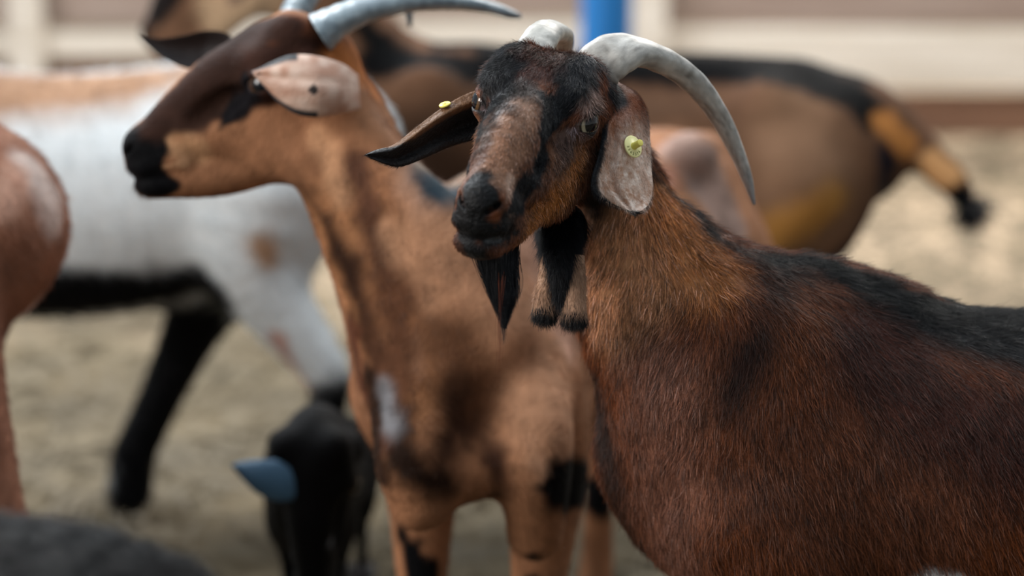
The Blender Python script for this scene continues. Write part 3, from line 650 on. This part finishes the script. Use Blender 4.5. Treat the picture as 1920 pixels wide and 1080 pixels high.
def fur1(cnt, wf, lenf, rad, name, lift, cj=(.55, 1.75), tipmix=.0, **kw):
    i, W = sample(V1, T1, cnt, wf); r = np.einsum('nk,nkd->nd', W, V1[T1[i]]); n = unit(np.einsum('nk,nkd->nd', W, NR1[T1[i]])); c = np.einsum('nk,nkd->nd', W, C1[T1[i]])
    d = idw(r, A1, D1); Lh = lenf(r) * rng.uniform(.7, 1.25, cnt)
    k = rng.uniform(0, 1, (cnt, 1)) ** 1.6; c = c * (cj[0] + (cj[1] - cj[0]) * k); lum = c.mean(1, keepdims=True); c = c + (rng.random((cnt, 1)) < tipmix) * lum * np.array([.9, .75, .7]) * rng.uniform(.3, 1.6, (cnt, 1))  # some strands lightened: pale hairs plus painted specular glints
    ok = ~((np.linalg.norm(r - h1.p((.003, .066, 0)), axis=1) < .0155) | (np.linalg.norm(r - h1.p((.003, -.066, 0)), axis=1) < .023))
    nzd = np.linalg.norm(r - h1.p((.162, 0, -.076)), axis=1); ok &= nzd > .024
    return strands(name, r[ok], n[ok], d[ok], Lh[ok], rad, c[ok], goat1, lift=lift, **kw)
hw = lambda p: visible(p) * (np.linalg.norm(p - hcen, axis=1) < .17)
def hl(r):
    q = h1.inv(r); x = np.clip((q[:, 0] + .02) / .16, 0, 1); return .0115 * (1 - x) + .0045 * x
FUR = 1.0
fur1(int(120000 * FUR), hw, hl, .00019, 'head_fur', .36, tipmix=.30, cj=(.22, 2.5), wave=1.6)
bw = lambda p: visible(p) * (np.linalg.norm(p - hcen, axis=1) >= .155) * np.where(p[:, 1] < f1.o[1] + .03, 1, .25) * (p[:, 2] > .2)
top = lambda r: np.clip((r[:, 2] - (.70 + .0 * r[:, 0])) / .06, 0, 1)
fur1(int(330000 * FUR), bw, lambda r: .018 + .001 * top(r) * (r[:, 0] > P(1400, 0, 2.6)[0]), .00021, 'body_fur', .15, tipmix=.15, cj=(.22, 2.5), clump=.34)

def earfur(e, side_sign, cnt, dirv, ln, name, filt=None):
    o, V, Fc, C = e; T = tris(Fc); i, W = sample(V, T, cnt); r = np.einsum('nk,nkd->nd', W, V[T[i]]); n = unit(np.cross(V[T[i, 1]] - V[T[i, 0]], V[T[i, 2]] - V[T[i, 0]]))
    c = np.einsum('nk,nkd->nd', W, C[T[i]]) * rng.uniform(.6, 1.6, (cnt, 1)); n = n * np.sign((n * (r - V.mean(0))).sum(1, keepdims=True) * 0 + (n @ face)[:, None] + 1e-6)
    strands(name, r, n, np.tile(dirv, (cnt, 1)), rng.uniform(.7, 1.2, cnt) * ln, .00011, c, goat1, lift=.3)
earfur(e1, 1, 26000, unit(-UP + RT * .15), .0065, 'ear_fur')
earfur(e2, 1, 16000, unit(-RT - UP * .6), .0045, 'ear_fur')
# ================================================================ the other goats of the herd
def make_goat(f, h, spec, vox, label, base, strokes, ref=None, fur=0, furlen=.014, furrad=.0003, group=None, extra=None, mott=(.78, .44), eyes=True):
    B = Body(); body_ops(B, f, spec); head_ops(B, h, spec.get('head', {}))
    if extra: extra(B)
    V, Q = B.mesh(vox)
    if ref: V, Q = refine(B, V, Q, h.p((.05, 0, -.04)), .14, ref)
    H = Hit(V, Q); cols = paint(V, L(base), strokes(H), .008, 60)
    m = (noise(V, 28, 8) * .5 + noise(V, 90, 9) * .5)[:, None]; cols = cols * (mott[0] + mott[1] * m)
    g = empty('goat', f.o, label, 'goat', group); mk('body', V, Q, M_coat2, g, cols); hooves(f, spec['legs'], g)
    if eyes:
        for s in (1, -1): eyeball(h, s, g)
    if fur:
        T = tris(Q); i, W = sample(V, T, fur, visible); r = np.einsum('nk,nkd->nd', W, V[T[i]]); NR = B.normals(V); n = unit(np.einsum('nk,nkd->nd', W, NR[T[i]]))
        fw = f.d((1, 0, 0)); d = -fw * .6 + np.array([0, 0, -1.0]); c = np.einsum('nk,nkd->nd', W, cols[T[i]]) * rng.uniform(.7, 1.5, (fur, 1))
        inh = np.linalg.norm(r - h.p((.03, 0, -.03)), axis=1) < .15; dd = np.tile(d, (fur, 1)); dd[inh] = h.d((-1, 0, -.5)); ln = np.where(inh, .35, 1) * furlen * rng.uniform(.7, 1.2, fur)
        strands('fur', r, n, dd, ln, furrad, c, g, npt=3, lift=.25)
    return g, H, B
# ---- second goat, in profile
h2 = Fr(P(495, 152, 2.9), rotm(-174, 0, 3), 1.02)
w2 = P(928, 480, 3.07); f2 = Fr((w2[0], w2[1], 0), rotm(-113.6, 0, 0), 1.04)
spec2 = dict(neck=[[*h2.p((-.07, 0, -.02)), .050, .055], N(650, 235, 2.94, .050, .058), N(690, 370, 2.95, .060, .084), N(765, 540, 2.95, .075, .098), N(835, 690, 2.97, .09, .130), [*f2.p((.02, 0, .58)), .10, .16]],
             chest=-.02, legs=[FL(.085, .02), FL(-.085, .0), HL(.09), HL(-.09, .06)],
             neck_extra=[[N(575, 300, 2.88, .028), N(640, 400, 2.885, .028), N(700, 540, 2.88, .030), N(760, 680, 2.89, .034)], [N(650, 220, 2.885, .026), N(735, 330, 2.87, .034), N(830, 450, 2.88, .045), N(930, 620, 2.90, .05)]])
def st2(H):
    S = H.line; K = L('#070709')
    return [(S((620, 420), (700, 560), (760, 700)), .05, L('#9c6c4a'), .06), (S((600, 250), (625, 300), (640, 360)), .016, L('#c0906c'), .025), (S((665, 300), (700, 430), (740, 560)), .016, L('#55382a'), .03), (S((790, 330), (870, 480), (960, 560)), .028, L('#bd937a'), .04), (S((740, 440), (800, 560)), .018, L('#b88a6a'), .03), (S((1000, 480), (1060, 640)), .03, L('#b78f7a'), .04), (S((1030, 830), (1035, 880)), .016, L('#c0a08a'), .03), (S((770, 640), (780, 690)), .010, L('#b08468'), .02), (S((860, 450), (980, 600), (1050, 800)), .06, L('#a67c60'), .08),  # neck and chest streaks: hair tone with muscle light and shade painted in
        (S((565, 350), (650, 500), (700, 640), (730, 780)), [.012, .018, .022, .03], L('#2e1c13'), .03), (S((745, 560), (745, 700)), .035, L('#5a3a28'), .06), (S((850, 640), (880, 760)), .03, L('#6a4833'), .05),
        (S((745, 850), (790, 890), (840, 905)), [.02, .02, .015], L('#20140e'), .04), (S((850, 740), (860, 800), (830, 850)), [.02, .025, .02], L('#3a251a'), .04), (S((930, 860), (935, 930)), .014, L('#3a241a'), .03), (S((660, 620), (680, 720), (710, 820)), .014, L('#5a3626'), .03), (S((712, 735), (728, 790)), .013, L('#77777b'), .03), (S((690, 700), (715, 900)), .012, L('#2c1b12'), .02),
        (S((1060, 905), (1130, 925)), .035, K, .02), (S((755, 990), (790, 1075), (800, 1300)), [.006, .016, .03], K, .012), (S((995, 1040), (1000, 1090), (1000, 1300)), [.008, .016, .03], K, .012),
        (S((820, 340), (860, 370)), .035, L('#2b3942'), .04), (S((815, 288), (850, 296)), .012, L('#8a7a6c'), .03), (S((1270, 262), (1330, 330), (1365, 420)), [.03, .045, .04], L('#8f766b'), .03),
        (S((1245, 330)), .022, L('#a0705c'), .02),
        (S((640, 100), (540, 60), (470, 90)), .035, L('#5a3320'), .03), (S((470, 130), (400, 170), (340, 205)), [.045, .038, .028], L('#2f1e17'), .018), (S((600, 80), (560, 110), (500, 140)), [.018, .026, .036], L('#33201a'), .02),
        (S((470, 170), (440, 205), (412, 240)), [.016, .010, .004], L('#0f0d10'), .010), (S((310, 265), (330, 275), (370, 285)), .012, L('#a27a5a'), .015),
        (S((255, 260), (270, 285)), [.026, .030], K, .010), (S((262, 325), (285, 340), (300, 352)), [.024, .024, .020], K, .010), (S((310, 312), (345, 308)), [.003, .0045], L('#b88d6b'), .006),
        (S((540, 50), (480, 60), (430, 85), (385, 130), (335, 180), (290, 228)), [.022, .026, .028, .028, .026, .024], L('#2d1c16'), .018), (S((640, 110), (690, 140)), .03, L('#a8683a'), .03)]
def ex2(B):
    B.limb([P(1000, 690, 2.93), P(1003, 800, 2.90), P(1005, 900, 2.91), P(1003, 1000, 2.94)], [.035, .046, .042, .034], .04)
    B.limb([P(775, 740, 2.87), P(775, 850, 2.86), P(785, 940, 2.87)], [.035, .046, .036], .04)
    B.ell(Fr(P(862, 880, 2.90)), (0, 0, 0), (.05, .04, .035), .05)
    for s in (1, -1): B.ell(f2, (-.47, s * .085, .735), (.045, .035, .03), .03); B.ell(f2, (-.62, s * .06, .70), (.05, .03, .04), .03)
    B.ell(f2, (-.52, 0, .41), (.07, .06, .08), .04)
    B.tube([[*f2.p((-.50, .05, .36)), .022, .022], [*f2.p((-.46, .08, .30)), .012, .012]], (0, 1, 0), .02)
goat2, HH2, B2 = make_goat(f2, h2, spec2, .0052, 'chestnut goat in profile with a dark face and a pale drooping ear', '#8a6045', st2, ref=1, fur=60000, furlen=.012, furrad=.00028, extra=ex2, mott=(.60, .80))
def simple_horn(pts, rad, g, side, seed=0, cols=('#5b6a74', '#93a3ab', '#3a464e')): return horn(pts, rad, g, side, seed=seed, cols=cols)
hs2 = h2.d((0, 1, 0))
simple_horn([P(598, 62, 2.86), P(640, 36, 2.86), P(700, 14, 2.87), P(780, 1, 2.89), P(860, 3, 2.92), P(920, 14, 2.94), P(955, 25, 2.95), P(976, 31, 2.955)], [.030, .0235, .0195, .0165, .0130, .0098, .008, .004], goat2, hs2)
simple_horn([P(548, 40, 2.94), P(565, 5, 2.95), P(600, -35, 2.97), P(665, -60, 3.0), P(725, -50, 3.02), P(756, -18, 3.03), P(766, 18, 3.035), P(769, 50, 3.04)], [.025, .022, .019, .0165, .013, .010, .0075, .003], goat2, hs2, 3)
def ec2(U, W, lay, V):
    n = noise(V, 90, 2); C = L('#a87f6a') + (L('#cbb0a0') - L('#a87f6a')) * np.clip(n * 1.5 - .3, 0, 1)[:, None]
    t = np.maximum(np.clip((W - .88) / .05, 0, 1) * (U > .35), np.clip((.12 - W) / .05, 0, 1) * (U > .45))[:, None]; t = np.maximum(t, np.clip((U - .95) / .03, 0, 1)[:, None]); C = C * (1 - t) + L('#141a22') * t
    h_ = (np.linalg.norm(V - P(588, 168, 2.784), axis=1) < .0055)[:, None]
    return np.where(h_, L('#1c1210'), C)
ear([P(672, 140, 2.84), P(640, 118, 2.82), P(590, 104, 2.805), P(545, 103, 2.80), P(512, 115, 2.80), P(490, 126, 2.80), P(470, 135, 2.80)],
    [P(676, 205, 2.84), P(645, 212, 2.82), P(600, 220, 2.805), P(558, 215, 2.80), P(522, 193, 2.80), P(495, 163, 2.80), P(472, 137, 2.80)],
    [.004, .016, .018, .014, .010, .005, .001], unit(CAM - P(600, 160, 2.8)), goat2, ec2, thick=.005, fold=lambda u, v: -.006 * math.exp(-((v - .4) / .08) ** 2) * (u < .9) * u)
ear([P(445, 84, 2.98), P(425, 62, 2.98), P(388, 57, 2.98), P(345, 66, 2.98), P(305, 72, 2.98), P(280, 70, 2.98), P(260, 66, 2.98)],
    [P(440, 128, 2.98), P(410, 130, 2.98), P(375, 131, 2.98), P(345, 127, 2.98), P(312, 112, 2.98), P(285, 92, 2.98), P(261, 69, 2.98)],
    [0, -.014, -.018, -.014, -.008, -.004, 0], unit(CAM - P(600, 160, 2.8)), goat2, lambda U, W, lay, V: np.where((lay == 0)[:, None], L('#150f11'), L('#2a1c18')) * np.ones((len(U), 1)), thick=.005)

def far_ears(h, g, c_out, c_in, drop=.5, size=1.0):
    for s in (1, -1):
        hp = lambda x, y, z: h.p((x, s * y, z))
        ear([hp(-.050, .055, .022), hp(-.045, .085, .028), hp(-.035, .125, .010 - drop * .03), hp(-.025, .160 * size, -.02 - drop * .05), hp(-.020, .175 * size, -.04 - drop * .06)],
            [hp(-.060, .055, -.010), hp(-.060, .085, -.025), hp(-.055, .125, -.045 - drop * .03), hp(-.035, .155 * size, -.045 - drop * .06), hp(-.022, .175 * size, -.043 - drop * .06)],
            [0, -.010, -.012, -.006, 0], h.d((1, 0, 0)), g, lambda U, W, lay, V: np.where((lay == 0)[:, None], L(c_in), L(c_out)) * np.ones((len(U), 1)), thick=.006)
def far_horns(h, g, size=1.0):
    for s in (1, -1):
        horn([h.p((-.035, s * .034, .060)), h.p((-.045, s * .040, .105)), h.p((-.085, s * .055, .150 * size)), h.p((-.140, s * .085, .165 * size)), h.p((-.190, s * .120, .140 * size)), h.p((-.215, s * .140, .105))],
             [.026, .022, .018, .013, .008, .002], g, h.d((0, 1, 0)), seed=s, cols=('#6a6f70', '#9aa0a0', '#3c4042'))
def neck_auto(f, h, mid, r=.06):
    a = h.p((-.07, 0, -.02)); b = f.p((.05, 0, .62)); m = np.asarray(mid)
    return [[*a, .045 * h.k, .055 * h.k], [*m, r * .9, r * 1.15], [*(m * .4 + b * .6), r * 1.2, r * 1.7], [*f.p((.0, 0, .58)), .10 * f.k, .155 * f.k]]

# ---- white goat with black belly and legs, walking across behind
w3 = P(-180, 500, 4.15); f3 = Fr((w3[0], w3[1], 0), rotm(180, 0, 0), 1.10)
h3 = Fr(f3.p((.42, 0, .95)), rotm(180, 15, 0), 1.0)
legs3 = [FL(.085, .08), FL(-.085, -.05),
         ([(-.56, .085, .56), (-.55, .09, .46), (-.60, .09, .37), (-.665, .09, .270), (-.655, .09, .18), (-.65, .09, .095), (-.63, .09, .035)], [.10, .074, .052, .034, .028, .029, .030]),
         ([(-.52, -.08, .52), (-.50, -.09, .42), (-.455, -.09, .345), (-.42, -.09, .275), (-.37, -.09, .17), (-.335, -.09, .095), (-.325, -.09, .035)], [.095, .078, .056, .042, .034, .035, .036])]
spec3 = dict(neck=neck_auto(f3, h3, f3.p((.26, 0, .80))), legs=legs3)
def st3(H):
    S = H.line; K = L('#06070a'); fp = f3.p; a = lambda *q: np.array([fp(x) for x in q])
    bel = [(x, y, .385) for y in (-.06, .06) for x in (.2, -.05, -.30, -.50)]
    o = [(a((.2, .07, .76), (-.1, .07, .72), (-.35, .07, .73), (-.5, .05, .77)), [.12, .085, .07, .05], L('#94735a'), .08), (a((.4, 0, .9), (.15, 0, .62)), .13, L('#8a6246'), .05)]
    for y in (-.12, 0, .12): o.append((a((.15, y, .39), (-.15, y, .385), (-.35, y, .39), (-.47, y, .40)), [.075, .07, .065, .06], K, .03))
    for y in (-.09,): o.append((a((-.50, y, .46), (-.46, y, .36), (-.42, y, .275), (-.37, y, .17), (-.33, y, .0)), [.085, .08, .07, .06, .07], K, .02))
    o.append((a((-.50, .0, .50), (-.58, .01, .42), (-.68, .03, .30)), [.05, .045, .03], K, .03))
    o.append((a((-.675, .09, .235), (-.66, .09, .10), (-.64, .09, 0)), [.055, .06, .07], K, .03))
    o.append((S((488, 455), (495, 480)), .022, L('#a98a70'), .03)); o.append((S((520, 640), (560, 720)), .014, L('#b48a7c'), .02))
    for y in (-.085, .085): o.append((a((.06, y, .38), (.06, y, .0)), .06, K, .03))
    return o
def ex3(B):
    B.ell(f3, (-.22, 0, .45), (.30, .12, .10), .05); B.ell(f3, (-.585, .015, .365), (.034, .034, .060), .03); B.ell(f3, (-.44, 0, .40), (.06, .05, .04), .03)
goat3, H3, _ = make_goat(f3, h3, spec3, .0085, 'white goat with a black belly and black lower legs, walking behind the profiled goat', '#ced5d8', st3, fur=25000, furlen=.02, furrad=.0006, extra=ex3, mott=(.93, .12), eyes=True)
far_ears(h3, goat3, '#8a6246', '#5c4034'); far_horns(h3, goat3)

# ---- brown goat with a black line down its back, along the fence
w4 = P(890, 300, 4.4); f4 = Fr((w4[0], w4[1], 0), rotm(180, 0, 0), 1.04)
h4 = Fr(P(400, -75, 4.35), rotm(180, 22, 0), 1.05)
spec4 = dict(tail=False, neck=[[*h4.p((-.07, 0, -.02)), .05, .06], N(560, -20, 4.37, .05, .07), N(650, 75, 4.38, .06, .085), N(740, 195, 4.4, .085, .125), [*f4.p((.0, 0, .58)), .10, .16]],
             legs=[FL(.085), FL(-.085, .05), HL(.09, .02), HL(-.09, .10)],
             neck_extra=[[[*f4.p((.02, 0, .70)), .05, .07], [*f4.p((-.2, 0, .700)), .06, .075], [*f4.p((-.4, 0, .70)), .06, .075], [*f4.p((-.55, 0, .69)), .05, .07]]],
             limbs_world=[([P(1635, 235, 4.4), P(1690, 250, 4.38), P(1745, 300, 4.37), P(1790, 345, 4.36), P(1825, 405, 4.35)], [.042, .036, .033, .028, .010])])
def st4(H):
    S = H.line; K = L('#050607'); fp = f4.p; a = lambda *q: np.array([fp(x) for x in q])
    return [(a((.0, .10, .60), (-.2, .12, .60)), .12, L('#3b291e'), .10), (S((900, 230), (1250, 230)), .08, L('#4a3425'), .1), (S((1500, 250), (1520, 400)), .09, L('#775a45'), .10), (S((1450, 440), (1560, 380)), .035, L('#a3743c'), .05), (S((1300, 430), (1250, 300)), .06, L('#6b4c37'), .08),
            (a((.05, 0, .80), (-.10, 0, .76), (-.30, 0, .735), (-.46, 0, .755), (-.58, 0, .755), (-.66, 0, .72)), [.03, .045, .045, .040, .050, .035], L('#020203'), .025), (S((700, 125), (900, 128), (1200, 128), (1350, 132), (1480, 140), (1560, 160), (1630, 215)), [.032, .034, .036, .036, .044, .044, .03], L('#020203'), .025), (S((760, 108), (700, 70), (655, 20), (640, -40)), [.03, .022, .018, .012], K, .03),
            (S((1640, 200), (1600, 160), (1530, 140)), [.02, .03, .02], K, .03), (S((1665, 290), (1650, 370), (1620, 450), (1600, 520)), [.028, .026, .022, .03], L('#17141c'), .03),
            (S((1665, 235), (1700, 270)), .025, L('#b0753f'), .02), (S((1745, 300), (1780, 330)), .024, L('#b88a5c'), .02), (S((1800, 365), (1830, 415)), [.022, .03], K, .012),
            (S((250, 40), (300, 10), (330, -30)), [.035, .03, .02], L('#15100f'), .02), (S((420, 20), (480, -10)), .05, L('#a08468'), .05)]
goat4, H4, _ = make_goat(f4, h4, spec4, .0085, 'brown goat with a black stripe along its back and black-tipped tail, before the board fence', '#593f2e', st4)
far_ears(h4, goat4, '#5c4030', '#241a18'); far_horns(h4, goat4)
nt4 = 500; r4 = P(1812, 380, 4.35) + rng.normal(0, .005, (nt4, 3))
def tuft(name, r, d, ln, rad, col, g):
    n = len(r); return strands(name, r, unit(rng.normal(0, 1, (n, 3))), np.tile(d, (n, 1)), rng.uniform(.5, 1, n) * ln, rad, np.tile(L(col), (n, 1)), g, lift=.1, jit=.15)
tuft('tail_tuft', r4, P(1838, 432, 4.35) - P(1800, 362, 4.35), .06, .0012, '#0c0b0e', goat4)

# ---- pale brown goat cut off by the edge of the photograph
w5 = P(-1170, 300, 3.15); f5 = Fr((w5[0], w5[1], 0), rotm(172, 0, 0), 1.20)
h5 = Fr(f5.p((.42, 0, .95)), rotm(172, 15, 0), 1.0)
spec5 = dict(tail=False, neck=neck_auto(f5, h5, f5.p((.26, 0, .80))), legs=[FL(.085), FL(-.085, .04), ([(-.60, .085, .55), (-.64, .09, .46), (-.69, .09, .40), (-.71, .09, .33), (-.725, .09, .26), (-.72, .09, .18), (-.715, .09, .095), (-.70, .09, .035)], [.12, .085, .045, .036, .033, .026, .025, .028]), HL(-.09, .05)])
def st5(H):
    S = H.line
    return [(S((40, 300), (90, 360), (95, 420)), [.014, .02, .012], L('#c9b8b0'), .03), (S((75, 560), (85, 600)), .012, L('#d8bfb4'), .03), (S((20, 450), (30, 650)), .02, L('#7c5340'), .04), (S((60, 740), (100, 660)), .015, L('#4a2c1c'), .03), (S((5, 380), (15, 330)), .02, L('#c39a86'), .03)]
goat5, H5, _ = make_goat(f5, h5, spec5, .0065, 'tan goat beside the white goat, only its haunch and one hind leg showing', '#8c6350', st5, fur=14000, furlen=.014, furrad=.0004, extra=lambda B: B.ell(f5, (-.60, .08, .42), (.10, .06, .16), .05))
far_ears(h5, goat5, '#a87250', '#6a4a3a'); far_horns(h5, goat5)

# ---- dark goat close to the camera, only its back in view
w6 = P(-1455, 1000, 1.80); f6 = Fr((w6[0], w6[1], 0), rotm(180, 0, 0), 1.0)
h6 = Fr(f6.p((.42, 0, .90)), rotm(180, 20, 0), 1.0)
spec6 = dict(neck=neck_auto(f6, h6, f6.p((.26, 0, .78))), legs=[FL(.085), FL(-.085, .04), HL(.09, .0), HL(-.09, .08)])
def st6(H):
    fp = f6.p; a = lambda *q: np.array([fp(x) for x in q])
    return [(a((.1, -.06, .76), (-.3, -.07, .73), (-.55, -.06, .73), (-.7, -.05, .66)), .04, L('#5d5048'), .04), (a((.1, .02, .77), (-.3, .02, .735), (-.52, .02, .755), (-.64, .03, .72)), .05, L('#060608'), .03)]
goat6, H6, _ = make_goat(f6, h6, spec6, .0085, 'very dark goat seen only as a strip of back below the tan haunch', '#0e0a09', st6, fur=30000, furlen=.02, furrad=.0004)
far_ears(h6, goat6, '#3a2924', '#1c1614'); far_horns(h6, goat6)

# ---- black kid behind the legs of the white goat, head lowered
h7 = Fr(P(588, 905, 3.35), rotm(-95, 55, 0), .95)
fk = P(588, 860, 3.62); f7 = Fr((fk[0], fk[1], 0), rotm(-94, 0, 0), .40)
spec7 = dict(neck=neck_auto(f7, h7, (np.array(h7.p((-.09, 0, 0))) + f7.p((.1, 0, .65))) / 2, .055), legs=[FL(.085), FL(-.085, .02), HL(.09, .0), HL(-.09, .04)])
goat7, H7, _ = make_goat(f7, h7, spec7, .006, 'black kid goat with lowered head and an ear tinted with blue sky sheen, below the white goat', '#030304', lambda H: [(H.line((620, 1020)), .008, L('#5a6068'), .01)], fur=12000, furlen=.012, furrad=.0004)
ear([P(600, 868, 3.31), P(540, 862, 3.30), P(480, 862, 3.29), P(450, 866, 3.28), P(433, 872, 3.28)], [P(600, 915, 3.31), P(540, 940, 3.30), P(490, 930, 3.29), P(460, 905, 3.28), P(435, 876, 3.28)],
    [0, .008, .010, .006, 0], unit(CAM - P(500, 900, 3.5)), goat7, lambda U, W, lay, V: np.tile(L('#2b4d66'), (len(U), 1)), thick=.005)  # blue sky reflection painted into this ear's colour
ear([P(612, 870, 3.35), P(632, 880, 3.37), P(645, 910, 3.39), P(648, 950, 3.39)], [P(612, 915, 3.35), P(622, 930, 3.37), P(632, 950, 3.39), P(646, 955, 3.39)], [0, .006, .006, 0], unit(CAM - P(500, 900, 3.5)), goat7, lambda U, W, lay, V: np.tile(L('#14161c'), (len(U), 1)), thick=.005)
